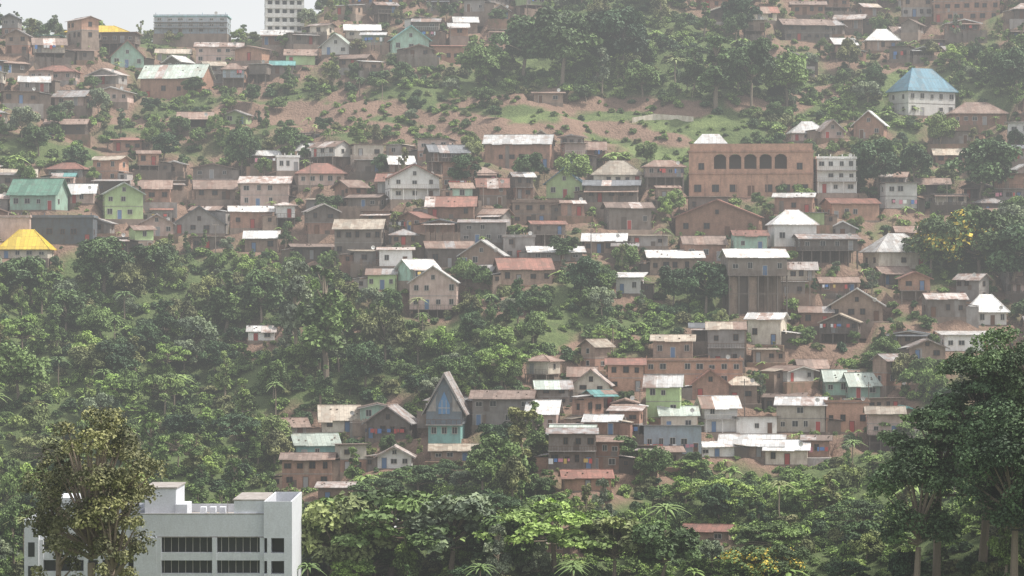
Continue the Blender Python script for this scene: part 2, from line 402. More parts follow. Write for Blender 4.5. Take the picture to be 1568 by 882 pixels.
def nm(wall):
    return {'brick':'brick_house','orange':'brick_house','mud':'mud_brick_house','wood':'wooden_house','dark':'wooden_house','white':'white_house','cream':'cream_house','mint':'green_house','lime':'green_house','pink':'pink_house','bluew':'blue_house','teal':'teal_house','grey':'block_house','slate':'grey_house','stone':'stone_house'}[wall]
K=[
(292,52,112,26,5,'bluew','flat','teal',0,3,dict(ver=True,nwin=7)),
(150,64,96,14,12,'cream','hip','yellow',5,1,{}),
(305,72,66,14,18,'brick','hip','green',-8,1,{}),
(195,104,50,18,24,'mint','gy','red',10,1,{}),
(262,152,100,34,20,'orange','gx','pale',-18,1,dict(nwin=4)),
(629,82,56,22,20,'mint','gy','teal',12,1,{}),
(514,84,44,14,18,'white','gy','pale',-8,1,{}),
(700,98,72,26,6,'orange','shed','red',6,1,{}),
(84,124,58,14,10,'pink','hip','red',0,1,{}),
(460,100,44,16,9,'lime','gx','rust',0,1,{}),
(335,98,70,26,8,'pink','gx','tinp',5,2,{}),
(555,60,50,14,9,'cream','gx','tin',5,1,{}),
(1427,178,88,38,36,'white','hip','blue',24,2,{}),
(1500,192,84,18,18,'brick','hip','rust',0,1,{}),
(1352,78,48,16,18,'mud','hip','tin',0,1,{}),
(1238,62,74,24,10,'wood','gx','brown',6,2,{}),
(1480,34,100,48,6,'brick','flat','rust',-8,3,{}),
(1240,216,52,8,18,'pink','hip','tin',8,1,{}),
(1275,212,36,10,16,'pink','gy','tinp',10,1,{}),
(1330,212,46,22,20,'brick','gy','tin',-20,1,{}),
(1281,296,60,52,8,'white','flat','tin',4,3,dict(ver=True)),
(792,258,100,38,14,'brick','gx','tin',-4,1,{}),
(828,232,40,18,14,'wood','gy','tan',0,1,{}),
(635,306,76,34,20,'white','gy','red',14,2,dict(ver=True,nwin=3)),
(600,296,44,20,10,'white','gx','red',0,1,{}),
(864,304,56,24,22,'lime','gy','blue',-16,1,{}),
(946,282,74,14,22,'cream','hip','tan',0,1,{}),
(936,310,80,26,8,'wood','gx','slate',0,1,dict(ver=True)),
(1098,362,128,30,26,'orange','gy','red',-14,1,dict(nwin=4)),
(1150,385,50,24,8,'mint','gx','red',5,1,{}),
(1218,378,66,34,22,'white','hip','tin',10,1,{}),
(1215,328,58,26,6,'brick','gx','tin',-4,1,{}),
(1310,338,76,26,8,'orange','gx','red',5,1,{}),
(190,336,58,40,16,'lime','gy','pale',16,2,{}),
(50,322,74,26,22,'mint','gx','green',-10,1,{}),
(20,370,50,36,6,'pink','flat','tinp',0,1,{}),
(86,374,112,40,5,'slate','flat','slate',-3,1,{}),
(36,396,74,14,30,'cream','hip','yellow',0,1,{}),
(125,312,36,18,12,'pink','gx','tin',0,1,{}),
(232,310,56,22,12,'brick','gx','rust',0,1,{}),
(305,358,78,16,26,'grey','gy','slate',10,1,{}),
(240,362,50,20,14,'pink','gy','tinp',0,1,{}),
(330,306,60,18,12,'mud','gx','rust',4,1,{}),
(405,318,74,38,10,'pink','gx','tinp',-4,2,{}),
(385,350,64,26,8,'brick','gx','tin',0,1,{}),
(441,262,34,20,4,'white','flat','tin',0,1,{}),
(492,284,70,18,16,'pink','hip','red',0,1,{}),
(548,394,72,44,14,'wood','gx','tan',-6,2,{}),
(400,386,50,22,10,'mud','gx','tin',4,1,{}),
(663,486,72,54,24,'pink','gy','tin',-6,2,dict(stilt=1.6)),
(584,444,42,24,8,'lime','gx','grey',0,1,{}),
(606,408,50,24,5,'white','shed','tinp',0,1,{}),
(737,410,66,20,22,'mud','gy','tin',-14,1,{}),
(806,436,80,24,16,'mud','gx','red',6,1,{}),
(852,400,80,14,8,'grey','gx','tin',0,1,{}),
(740,372,70,30,6,'grey','shed','grey',0,2,{}),
(795,398,48,34,6,'grey','flat','grey',0,2,{}),
(820,345,70,34,6,'mud','flat','rust',0,2,{}),
(690,335,70,20,14,'brick','gx','red',0,1,{}),
(690,410,70,30,10,'wood','gx','rust',3,1,{}),
(925,388,60,20,10,'mud','gx','tin',-6,1,{}),
(965,352,66,34,8,'wood','gx','brown',5,1,{}),
(962,450,38,24,8,'white','shed','tin',-10,1,{}),
(1035,420,80,26,10,'mud','gx','tin',5,1,{}),
(1080,400,64,26,12,'brick','gx','brown',0,1,{}),
(1160,480,92,86,12,'wood','gx','tin',6,1,dict(stilt=8.0,nwin=4)),
(1270,402,88,36,7,'wood','gx','grey',4,1,dict(stilt=2.6)),
(1384,412,84,26,28,'cream','hip','tin',14,1,dict(nwin=3)),
(1290,362,40,12,10,'grey','gy','tin',0,1,{}),
(1220,430,56,18,10,'cream','gx','tinp',0,1,{}),
(1312,492,78,26,24,'mud','gy','tin',-8,1,{}),
(1285,525,58,32,12,'wood','gy','tan',-6,1,dict(stilt=2.,laundry=True)),
(1250,500,48,22,8,'brick','gx','rust',0,1,{}),
(1512,498,58,20,26,'white','hip','tin',-8,1,{}),
(1450,486,60,28,8,'wood','gx','tinp',4,1,{}),
(1492,538,92,24,5,'white','shed','tin',0,1,{}),
(1420,552,56,20,12,'mud','gy','tinp',0,1,{}),
(1170,528,52,40,8,'cream','gx','tin',-10,1,{}),
(1112,562,56,58,10,'grey','gx','tan',6,2,dict(ver=True)),
(1062,592,150,38,4,'orange','flat','rust',0,2,dict(nwin=8)),
(1030,548,60,26,8,'mud','gx','tan',0,1,{}),
(958,600,54,42,8,'orange','gx','red',-6,2,{}),
(905,616,56,28,22,'cream','gy','tinp',-8,2,{}),
(848,622,48,28,10,'wood','gx','pale',5,2,{}),
(1015,640,52,50,14,'lime','gx','tin',-6,2,{}),
(1040,662,56,26,12,'cream','gx','pale',0,1,{}),
(1104,662,52,40,14,'white','gx','tin',8,2,dict(ver=True)),
(1088,612,56,24,22,'brick','gy','red',0,1,{}),
(1136,618,46,28,12,'mud','hip','tan',0,1,{}),
(1030,696,88,40,4,'bluew','shedb','tin',2,1,dict(nwin=5,laundry=True)),
(1090,700,70,12,6,'white','gx','tin',5,1,{}),
(1150,700,92,18,14,'mud','gx','tin',-12,1,{}),
(1204,712,64,24,12,'cream','gx','tin',0,1,{}),
(1226,662,74,42,10,'cream','gx','tin',-5,2,{}),
(1200,630,60,20,6,'wood','shed','brown',0,1,{}),
(1290,606,50,24,14,'mint','gx','pale',0,1,{}),
(1325,610,48,22,16,'mint','gx','pale',12,1,{}),
(1298,662,66,44,5,'orange','flat','rust',0,1,{}),
(1356,692,52,60,8,'pink','gx','tan',-5,2,dict(stilt=3.2)),
(1250,700,40,26,6,'brick','gx','brown',0,1,dict(laundry=True)),
(876,718,72,54,6,'wood','gx','grey',2,2,dict(laundry=True,ver=True)),
(924,720,48,42,6,'brick','shed','rust',0,2,{}),
(830,660,44,30,16,'pink','gx','tin',0,1,{}),
(768,652,90,42,10,'grey','gx','brown',-6,2,{}),
(520,662,54,22,18,'cream','gx','tan',0,1,{}),
(594,672,68,26,24,'wood','gy','grey',-8,1,dict(laundry=True)),
(604,718,52,20,14,'white','gy','tinp',-6,1,{}),
(486,706,66,26,14,'teal','gx','pale',10,1,{}),
(470,748,76,44,8,'brick','gx','brown',0,2,{}),
(512,772,50,24,6,'mud','shed','tinp',0,1,{}),
(700,706,80,14,8,'mud','gx','tan',0,1,{}),
(900,752,72,20,10,'orange','gx','red',5,1,{}),
(1080,832,70,18,8,'mud','gx','red',-12,1,{}),
(855,848,46,16,8,'mud','gx','tinp',8,1,{}),
(580,822,50,16,8,'mint','gx','tin',0,1,{}),
(100,206,60,16,8,'dark','gx','rust',0,1,{}),
(195,232,44,16,6,'brick','shed','red',0,1,{}),
(840,158,44,14,5,'mud','shed','rust',0,1,{}),
(1455,252,44,16,8,'brick','gx','tan',0,1,{}),
(400,522,40,14,8,'white','gx','tin',5,1,{}),
(510,508,36,12,6,'orange','gx','rust',5,1,{}),
(1545,610,60,16,8,'cream','gx','tan',0,1,{}),
(1400,375,50,20,8,'mud','gx','rust',0,1,{}),
]
for k in K:
    px,base,w,hw,rh,wall,rt,roof,yaw,st,op=k
    h=hit(px,base)
    if h is None: h=hit(px,base+18)
    if h is None: continue
    s=h[1]/F
    z=(CY-base)/F*h[1]
    W_=w*s
    dep=min(8.5,max(4.5,W_*.7))
    house(nm(wall),h[0],h[1],z+.1,W_,dep,max(hw*s,1.9),rh*s,wall,rt,roof,yaw+random.gauss(0,4),st,annex=(R()<.3 and rt in('gx','gy','shed')),dish=R()<.15,terrace=R()<.4,**op)
    RECTS.append((px-w/2-4,px+w/2+4,base-hw-rh,base))
RECTS+=[(1052,1250,210,300),(640,720,568,672),(404,470,-10,50),(38,450,750,882)]
def block_building(name,px,base,w,h,floors,bays,mat,depth=12):
    p=hit(px,base) or hit(px,base+15); s=p[1]/F; Wd=w*s; Hh=h*s
    wl=P();wi=P();rf=P()
    fh=Hh/floors
    wl.box(-Wd/2,Wd/2,.3,depth,-5,Hh,mat)
    bw=Wd/bays
    for i in range(bays+1): wl.box(-Wd/2+i*bw-.3,-Wd/2+i*bw+.3,0,.3,-5,Hh,mat)
    for f in range(floors):
        wl.box(-Wd/2-.3,Wd/2+.3,-.35,.29,f*fh-.15,f*fh+.9,mat)
        for i in range(bays): wi.box(-Wd/2+i*bw+.45,-Wd/2+(i+1)*bw-.45,.24,.31,f*fh+.95,f*fh+fh*.85,GLASS)
        for i in range(3):
            yy=1.5+i*depth/3.2; wi.box(Wd/2-.02,Wd/2+.05,yy,yy+1.6,f*fh+1,f*fh+fh*.8,GLASS); wi.box(-Wd/2-.05,-Wd/2+.02,yy,yy+1.6,f*fh+1,f*fh+fh*.8,GLASS)
    rf.box(-Wd/2-.4,Wd/2+.4,-.4,depth+.3,Hh+.001,Hh+.4,mat)
    assemble(name,{'walls':wl,'windows':wi,'roof':rf},(p[0],p[1],p[2]),math.radians(8))
    HOUSES.append((p[0],p[1]+depth/2,Wd/2,depth/2,p[2]))
block_building('apartment_building',436,52,56,66,5,5,W['white'],9)
# ---------- brick arcade building
p=hit(1150,300); s=p[1]/F
wl=P();wi=P();rf=P()
Wd=190*s;Hh=80*s; D=10
m=W['orange']
wl.box(-Wd/2,Wd/2,0,D,-4,Hh*.42,m); wl.box(-Wd/2-.1,Wd/2+.1,-.25,D,Hh*.42,Hh*.42+.3,W['brick'])
wl.box(-Wd/2+.1,Wd/2-.1,3.2,D,Hh*.42+.3,Hh*.8,W['dark'])  # recessed back wall coloured dark to deepen the shadow behind the arches
z0=Hh*.42+.3; zt=Hh*.84
ax0=-Wd*.31; ax1=Wd*.30; nb=5; bw=(ax1-ax0)/nb
wl.box(-Wd/2,ax0,0,3.19,z0,zt,m); wl.box(ax1,Wd/2,0,3.19,z0,zt,m)
for i in range(nb):
    a=ax0+i*bw
    wl.box(a,a+.35,0,.5,z0,zt,m); wl.box(a+bw-.35,a+bw-.001,0,.5,z0,zt,m)
    r=(bw-.7)/2; n=12
    for j in range(n):
        u0=-r+2*r*j/n;u1=-r+2*r*(j+1)/n; uc=(u0+u1)/2
        zz=zt-r*.75-.45+math.sqrt(max(0,r*r-uc*uc))*.75
        wl.box(a+bw/2+u0,a+bw/2+u1,0,.5,zz,zt,m)
    wl.box(a+.35,a+bw-.351,.1,.3,z0,z0+.9,m)
wl.box(-Wd/2-.15,Wd/2+.15,-.25,D,zt+.001,zt+.4,W['brick'])
wl.box(-Wd/2+.2,Wd/2-.2,0,.3,zt+.4,Hh,m); wl.box(-Wd/2+.2,-Wd/2+.5,.3,D,zt+.4,Hh,m); wl.box(Wd/2-.5,Wd/2-.2,.3,D,zt+.4,Hh,m)
for i in range(7):
    if i!=3: window(wi,-Wd/2+Wd*(i+.5)/7,1.0,1.5,1.6,0,FR_D)
wi.box(-.8,.8,-.05,.02,0,2.4,DOORM[0])
window(wi,-Wd*.4,z0+.8,1.2,1.4,0,FR_D);window(wi,Wd*.39,z0+.8,1.2,1.4,0,FR_D)
for i in range(9): wl.box(-Wd/2+Wd*i/8.-(.25 if i==8 else 0),-Wd/2+Wd*i/8.+(.25 if i==0 else .22)-(.22 if i==8 else 0),-.12,-.002,-3,Hh*.42-.01,W['brick'])
rf.slab([(-Wd/2+1,2,Hh+.2),(-Wd/2+9,2,Hh+.2),(-Wd/2+7,5.5,Hh+2.6),(-Wd/2+3,5.5,Hh+2.6)],.1,RM['tin'])
rf.slab([(-Wd/2+9,2,Hh+.2),(-Wd/2+9,9,Hh+.2),(-Wd/2+7,5.5,Hh+2.6)],.1,RM['tin']); rf.slab([(-Wd/2+1,9,Hh+.2),(-Wd/2+1,2,Hh+.2),(-Wd/2+3,5.5,Hh+2.6)],.1,RM['tin'])
rf.box(-Wd/2+1.4,-Wd/2+8.6,2.4,8.6,zt+.5,Hh+.1,W['brick'])
rf.box(-Wd/2+.6,Wd/2-.6,.4,D-.1,zt+.401,zt+.7,RM['rust'])
assemble('brick_arcade_building',{'walls':wl,'windows':wi,'roof':rf},p,math.radians(-5))
HOUSES.append((p[0],p[1]+5,Wd/2,5,p[2]))
# ---------- chapel
p=hit(680,672); s=p[1]/F
wl=P();wi=P();rf=P();w2=31*s;zE=42*s;rh=60*s;D=8
wl.box(-w2*.8,w2*.8,.3,D,-3,22*s,W['teal']); wl.box(-w2*.9,w2*.9,.1,D,22*s+.001,zE,W['slate'])
wl.prism([(-w2*.9,zE),(w2*.9,zE),(0,zE+rh*.92)],.1,.3,W['slate'])
for sx in(-1,1):
    q=[(sx*(w2+.5),-.5,zE-.6),(0,-.5,zE+rh),(0,D+.4,zE+rh),(sx*(w2+.5),D+.4,zE-.6)]
    if sx>0: q=[q[1],q[0],q[3],q[2]]
    rf.slab(q,.15,RM['grey'])
    rf.prism([(sx*(w2+.5),zE-.95),(sx*(w2+.5),zE-.72),(0,zE+rh-.16),(0,zE+rh-.9)],-.5,-.4,W['grey'])
    wl.prism([(sx*w2*.86,zE),(sx*1.6,zE),(sx*1.6,zE+2.6),(sx*1.0,zE+rh*.55)],.04,.098,W['grey'])
wi.prism([(-1.1,zE-.5),(1.1,zE-.5),(1.1,zE+1.2),(0,zE+3.8),(-1.1,zE+1.2)],.02,.11,plain('blue_glass',(.12,.24,.42),.3))
for u in(-.4,.4): wi.box(u-.05,u+.05,-.04,.019,zE-.5,zE+2.2,FR_W)
wi.box(-1.1,1.1,-.05,.018,zE+.6,zE+.72,FR_W)
wl.box(-w2*.9,w2*.9,-.9,.099,22*s-.15,22*s,W['grey'])
for i in range(8): wl.box(-w2*.9+i*w2*.255,-w2*.9+i*w2*.255+.07,-.88,-.8,22*s,22*s+.9,FR_D)
wl.box(-w2*.9,w2*.9,-.9,-.8,22*s+.9,22*s+.98,FR_D)
for u in(-2,.0,2): window(wi,u,1,.9,1.2,.3,FR_W)
for sx in(-1,1):
    for yy in(2.5,5.5): window(wi,yy,22*s+1,.9,1.3,0,FR_W,sx,sx*w2*.9)
assemble('chapel',{'walls':wl,'windows':wi,'roof':rf},p,math.radians(-6))
HOUSES.append((p[0],p[1]+4,w2,4.4,p[2]))
# ---------- modern white building in the valley
yb=452.0;s=yb/F
def X(px): return (px-243)*s
def Z(py): return (CY-py)*s
gz=float(H((243-CX)*s,yb))-2
cx0=(243-CX)*s
wl=P();wi=P();rf=P()
dy=20
wi.box(X(46),X(440),1.0,dy-1,gz,Z(800),GLASS)
def parapet(a,b,y0,y1,zb_,zm,zt_,m):
    wl.box(a,b,y0,y1,zb_,zm,m)
    wl.box(a,b,y0,y0+.25,zm,zt_,m); wl.box(a,b,y1-.25,y1,zm,zt_,m)
    wl.box(a,a+.25,y0+.25,y1-.25,zm,zt_,m); wl.box(b-.25,b,y0+.25,y1-.25,zm,zt_,m)
parapet(X(205),X(405),0,dy,Z(823),Z(800),Z(786),MODW)
wl.box(X(60),X(205)-.002,.6,dy,Z(826),Z(802),MODW)
parapet(X(405)+.002,X(448),-1.2,dy,Z(823),Z(800),Z(767),MODW)
for py0,py1 in ((846,858),(878,892),(912,928),(948,962),(982,996)):
    wl.box(X(240),X(405),-.1,.999,Z(py1),Z(py0),MODW)
    wl.box(X(405)+.002,X(448),-1.2,.999,Z(py1),Z(py0),MODW)
    wl.box(X(60),X(205),.4,.998,Z(py1),Z(py0-3),MODW)
for px in (240,325,398): wl.box(X(px),X(px+7),-.25,1.01,gz,Z(823.2),MODW)
wl.box(X(205),X(240),-.3,1.02,gz,Z(823.1),MODW)
wl.box(X(436),X(448)+.01,-1.25,dy,gz,Z(822.9),MODW); wl.box(X(410),X(416),-1.21,1,gz,Z(823),MODW)
for px in (60,86,108,128,150,170,190): wl.box(X(px),X(px+6),.0,1.03,gz,Z(826.1),MODW)
for k in range(14):
    px=250+k*11
    if abs(px-325)>8: wi.box(X(px),X(px)+.08,.9,.998,gz,Z(824),FR_W)
wl.box(X(38),X(60)-.003,-.6,dy,gz,Z(795),MODW)
for py0 in (830,866,902): wi.box(X(44),X(54),-.64,-.58,Z(py0+22),Z(py0),GLASS)
wl.box(X(358),X(405),.3,dy-4,Z(799.9),Z(767),MODW); rf.box(X(356),X(404.9),.26,dy-3.8,Z(767)+.001,Z(765),W['grey'])
wl.box(X(218),X(266),3,dy-5,Z(799.8),Z(750),MODW); rf.box(X(216),X(268),2.8,dy-4.8,Z(750)+.001,Z(748),W['grey'])
wl.box(X(266)+.003,X(284),2.2,9,Z(799.7),Z(774),MODW)
wl.box(X(62),X(110),4,dy-6,Z(801.9),Z(765),MODW); wl.box(X(128),X(204),3,dy-6,Z(801.8),Z(780),MODW)
rf.box(X(206)+.1,X(357),.3,dy-.3,Z(800)+.002,Z(799),W['grey'])
for px in (300,315,330): rf.box(X(px),X(px+9),6,7.6,Z(799),Z(781),MODW)
rf.tube((X(340),9,Z(799)),(X(340),9,Z(768)),.06,.03,W['grey'])
wl.box(X(205)+.01,X(404.8),-.06,-.002,Z(787.5),Z(786.2),W['grey']); wl.box(X(241),X(404.8),-.05,-.002,Z(822.8),Z(821.5),W['grey'])
assemble('white_office_building',{'walls':wl,'windows':wi,'roof':rf},(cx0,yb,0),math.radians(0))
HOUSES.append((cx0,yb+10,21,11,999))

# ---------- fill of smaller houses
WW=['brick']*7+['orange']*3+['mud']*8+['wood']*9+['dark']*2+['white']*3+['cream']*4+['pink']*3+['mint','lime','bluew']+['grey']*5
RW=['tin']*8+['tinp']*7+['grey']*8+['rust']*12+['red']*2+['brown']*8+['tan']*6+['pale','slate','slate','teal']
rects=np.array(RECTS)
cand=[]
for (poly,dens) in ZONES:
    xs=[q[0] for q in poly]; ysx=[q[1] for q in poly]
    area=(max(xs)-min(xs))*(max(ysx)-min(ysx))
    for i in range(int(area/ 130*dens**2)):
        a=random.uniform(min(xs),max(xs)); b=random.uniform(min(ysx),max(ysx))
        if inpoly(a,b,poly) : cand.append((a,b))
random.shuffle(cand)
nf=0
for a,b in cand:
    h=hit(a,b)
    if h is None or nf>480: continue
    s=h[1]/F
    w=random.uniform(4.2,9.5); d=min(w,random.uniform(3.8,6)); 
    hc=(h[0],h[1]+d/2)
    bad=False
    ga=random.uniform(-.1,1.0); gb=random.uniform(.4,1.8)
    for (hx,hy,ha,hb,hz) in HOUSES:
        if abs(hc[0]-hx)<(w/2+ha+ga) and abs(hc[1]-hy)<(d/2+hb+gb): bad=True;break
    if bad: continue
    st=2 if R()<.2 else 1
    hw=random.uniform(2.2,3.0)*st; rh=random.uniform(.5,1.7)
    wp=w/s/2; top=b-(hw+rh)/s
    ov=(rects[:,0]<a+wp)&(rects[:,1]>a-wp)&(rects[:,3]<b-1)&(top<rects[:,3]-10)&(b-rects[:,3]<80)
    if ov.any(): 
        if R()<.92: continue
    wall=random.choice(WW);roof=random.choice(RW)
    rt=random.choice(['gx']*6+['gy']*3+['hip','shed','shed','shedb','shedb'])
    if rt=='shed': rh*=.5
    if rt=='shedb': rh*=.35
    stl=0
    if R()<.16 and st==1: stl=1.8; hw+=1.8
    house(nm(wall),h[0],h[1],h[2]+random.choice([.2,.5,.8,1.2]),w,d,hw,rh,wall,rt,roof,random.gauss(0,20),st,ver=R()<.3,stilt=stl,laundry=R()<.12,dish=R()<.12,annex=R()<.5,fence=R()<.25,lower=random.choice([None,'stone','brick','grey']) if st==2 else None,terrace=R()<.65)
    nf+=1
print('filled',nf,'houses',len(HOUSES))

# ------------------------------------------------------------------ ground (with level cuts under the houses)
xs=np.unique(np.concatenate([np.linspace(-6000,-210,18),np.arange(-210,210.1,1.9),np.linspace(210,6000,18)]))
ys=np.unique(np.concatenate([np.linspace(-3000,-50,8),np.arange(-50,430,15),np.arange(430,880,1.9),np.arange(880,1400,20),np.linspace(1400,7000,20)]))
GX,GY=np.meshgrid(xs,ys)
GZ=H(GX,GY)+0.25*np.sin(GX*1.1+GY*.7)*np.sin(GY*.9-GX*.4)
HA=np.array(HOUSES)
for (hx,hy,ha,hb,hz) in HOUSES:
    if hz>900: continue
    i0,i1=np.searchsorted(ys,(hy-hb-2,hy+hb+1.7)); j0,j1=np.searchsorted(xs,(hx-ha-1.8,hx+ha+1.8))
    if i1>i0 and j1>j0: GZ[i0:i1,j0:j1]=np.minimum(GZ[i0:i1,j0:j1],hz-.15)
nx,ny=len(xs),len(ys)
V=np.stack([GX.ravel(),GY.ravel(),GZ.ravel()],1)
ii=(np.arange(ny-1)[:,None]*nx+np.arange(nx-1)[None,:]).ravel()
Fc=np.stack([ii,ii+1,ii+nx+1,ii+nx],1)
me=bpy.data.meshes.new('ground'); me.from_pydata(V.tolist(),[],Fc.tolist())
soil=np.zeros(len(V)); grass=np.zeros(len(V))
sel=np.where((V[:,1]>430)&(V[:,1]<870)&(abs(V[:,0])<.19*V[:,1]+5))[0]
for i in sel:
    x,y,z=V[i]
    dd=np.min(np.hypot((HA[:,0]-x),(HA[:,1]-y)*.9))
    soil[i]=max(0,min(.8,1.0-dd/11))
    px,py=proj(x,y,z)
    for g in GRASS:
        if inpoly(px,py,g): grass[i]=1
TR=[[(690,165),(760,150),(900,160),(1070,168)],[(100,180),(260,195),(480,185),(640,205)],[(520,150),(640,180),(760,185)],[(960,260),(1050,275)],[(700,430),(760,470),(800,485)],[(800,560),(960,520)],[(1200,170),(1320,120),(1400,90)],[(380,660),(470,640)],[(1130,160),(1290,150)],[(560,205),(760,215)],[(880,190),(1040,215)],[(380,165),(560,175)],[(700,195),(880,205)],[(1190,520),(1300,560)]]
for t in TR:
    for (a0,b0),(a1,b1) in zip(t[:-1],t[1:]):
        for q in np.linspace(0,1,24):
            h=hit(a0+(a1-a0)*q,b0+(b1-b0)*q)
            if h is None: continue
            dd=np.hypot(V[:,0]-h[0],(V[:,1]-h[1])*1.3); soil=np.maximum(soil,np.clip(1.3-dd/3.4,0,1)); 
for nme,arr in(('soil',soil),('grass',grass)):
    at=me.attributes.new(nme,'FLOAT','POINT'); at.data.foreach_set('value',arr.astype(np.float32))
me.polygons.foreach_set('use_smooth',[True]*len(me.polygons))
m,nt,b=newmat('hillside_ground')
tc=N(nt,'ShaderNodeTexCoord'); v=tc.outputs['Object']
n1=noise(nt,.12,7,v,.65); n2=noise(nt,.6,5,v); n3=noise(nt,1.6,4,v)
g=mixc(nt,n2,(.06,.095,.04),(.16,.195,.08))
so=mixc(nt,n2,(.15,.098,.073),(.33,.225,.17))
a1=N(nt,'ShaderNodeAttribute');a1.attribute_name='soil';a2=N(nt,'ShaderNodeAttribute');a2.attribute_name='grass'
br=mixc(nt,n3,(.11,.16,.06),(.24,.285,.12))
mth=N(nt,'ShaderNodeMath',operation='ADD'); nt.links.new(a1.outputs['Fac'],mth.inputs[0])
sub=N(nt,'ShaderNodeMath',operation='SUBTRACT'); nt.links.new(n1,sub.inputs[0]); sub.inputs[1].default_value=.38; nt.links.new(sub.outputs[0],mth.inputs[1])
f=ramp(nt,mth.outputs[0],[(.25,0),(.6,1)])
gf=N(nt,'ShaderNodeMath',operation='MULTIPLY'); nt.links.new(a2.outputs['Fac'],gf.inputs[0]); nt.links.new(ramp(nt,noise(nt,.15,4,v),[(.42,0),(.6,1)]),gf.inputs[1])
c=mixc(nt,gf.outputs[0],g,br); c=mixc(nt,f,c,so)
nt.links.new(c,b.inputs['Base Color']); b.inputs['Roughness'].default_value=.95; b.inputs['Specular IOR Level'].default_value=.1
bp=N(nt,'ShaderNodeBump'); bp.inputs['Distance'].default_value=.7; nt.links.new(n3,bp.inputs['Height']); nt.links.new(bp.outputs[0],b.inputs['Normal'])
me.materials.append(m)
obj('ground',me)

# ------------------------------------------------------------------ vegetation prototypes
def leaves(cl,n,size,rng,tintspread=1.0,zmin=-.5,elong=1.5):
    C=np.array([c[:3] for c in cl]); RX=np.array([c[3] for c in cl]); RZ=np.array([c[4] for c in cl])
    wgt=RX**2; idx=rng.choice(len(cl),n,p=wgt/wgt.sum())
    u=rng.normal(size=(n,3)); u/=np.linalg.norm(u,axis=1)[:,None]
    u[:,2]=np.where(u[:,2]<zmin,-u[:,2],u[:,2])
    rad=.5+.55*rng.random(n)**.6
    ph=np.arctan2(u[:,1],u[:,0])
    rad*=1+.25*np.sin(ph*3+idx*1.7)*np.cos(u[:,2]*4+idx)
    P0=C[idx]+u*np.stack([RX[idx],RX[idx],RZ[idx]],1)*rad[:,None]
    nrm=u*.8+rng.normal(size=(n,3))*.5+np.array([0,0,.45]); nrm/=np.linalg.norm(nrm,axis=1)[:,None]
    r=rng.normal(size=(n,3)); a=np.cross(nrm,r); a/=np.linalg.norm(a,axis=1)[:,None]; b=np.cross(nrm,a)
    sz=size*(.6+.8*rng.random(n))[:,None]
    a=a*sz*elong*.5; b=b*sz*.5
    bend=nrm*sz*.12
    vs=np.stack([P0-a-bend,P0-b+bend,P0+a-bend,P0+b+bend],1).reshape(-1,3)
    ct=rng.random(len(cl))
    tint=np.clip(.5+(ct[idx]-.5)*.9*tintspread+(rng.random(n)-.5)*.4,0,1)
    return vs,np.repeat(tint,4)
def plantmesh(name,cl,n,size,mat,seed,trunk=None,extra=None,zmin=-.5,elong=1.5):
    rng=np.random.default_rng(seed)
    vs,t=leaves(cl,n,size,rng,zmin=zmin,elong=elong)
    p=P()
    if trunk:
        for (a,b,r0,r1) in trunk: p.tube(a,b,r0,r1,BARK,6)
    nt_=len(p.v)
    verts=p.v+vs.tolist()
    faces=p.f+[[nt_+4*i,nt_+4*i+1,nt_+4*i+2,nt_+4*i+3] for i in range(n)]
    mats=[0]*len(p.f)
    mi=np.ones(n,int)
    if extra: mi[(rng.random(n)<extra[1])&(t[::4]>.45)]=2
    me=bpy.data.meshes.new(name); me.from_pydata(verts,[],faces)
    me.materials.append(BARK);me.materials.append(mat)
    if extra: me.materials.append(extra[0])
    me.polygons.foreach_set('material_index',mats+mi.tolist())
    at=me.attributes.new('tint','FLOAT','POINT'); at.data.foreach_set('value',np.concatenate([np.full(nt_,.5),t]).astype(np.float32))
    me.update(); return me
def crown(style,Ht,Rr,n,rs,cs=1.0):
    cl=[];tr=[]
    z1=Ht*(.35 if style!='umbrella' else .55)
    lean=rs.uniform(-.06,.06)*Ht
    tr0=Ht*.016+.08
    mid=(lean,lean*.4,z1)
    tr.append(((0,0,-1.5),(lean*.4,0,z1*.5),tr0*1.25,tr0)); tr.append(((lean*.4,0,z1*.5),mid,tr0,tr0*.8))
    for i in range(n):
        a=rs.uniform(0,6.283); 
        if style=='round':
            u=rs.uniform(-.75,1); rr=Rr*math.sqrt(max(.05,1-u*u*.8))*rs.uniform(.35,.9); z=Ht*(.6+.28*u); r=Rr*rs.uniform(.22,.46)*cs; rz=r*.8
        elif style=='umbrella':
            rr=Rr*math.sqrt(rs.random()); z=Ht*(.93-.22*(rr/Rr)**1.5-rs.choice([0,0,.12,.22])); r=Rr*rs.uniform(.18,.34)*cs; rz=r*.5
        elif style=='tall':
            u=rs.random(); z=Ht*(.32+.64*u); rr=Rr*(1-.5*u)*rs.uniform(.1,.95); r=Rr*rs.uniform(.25,.45)*(1.1-.5*u)*cs; rz=r*1.1
        else:
            u=rs.random(); z=Ht*u*.55; rr=Rr*rs.uniform(.1,.75)*(1-.4*u); r=Rr*rs.uniform(.26,.46); rz=r*.9
        c=(lean+rr*math.cos(a),rr*math.sin(a),z,r,rz); cl.append(c)
        if style!='bush':
            zs=min(z-.3,z1+ (z-z1)*.3) if style!='tall' else z*.8
            st0=(lean*(zs/z1) if zs<z1 else lean,0,max(z1*.6,zs))
            tr.append((st0,(c[0],c[1],z),tr0*.45,tr0*.12))
    if style=='tall': tr.append((mid,(lean,lean*.4,Ht*.95),tr0*.8,tr0*.15))
    if style=='bush': tr=[((0,0,-1),(.2*Rr,0,Ht*.4),.1,.03),((0,0,-1),(-.3*Rr,.1,Ht*.35),.09,.03)]
    return cl,tr
BUSH=[];TREE=[];TALL=[];UMB=[];BR=[]
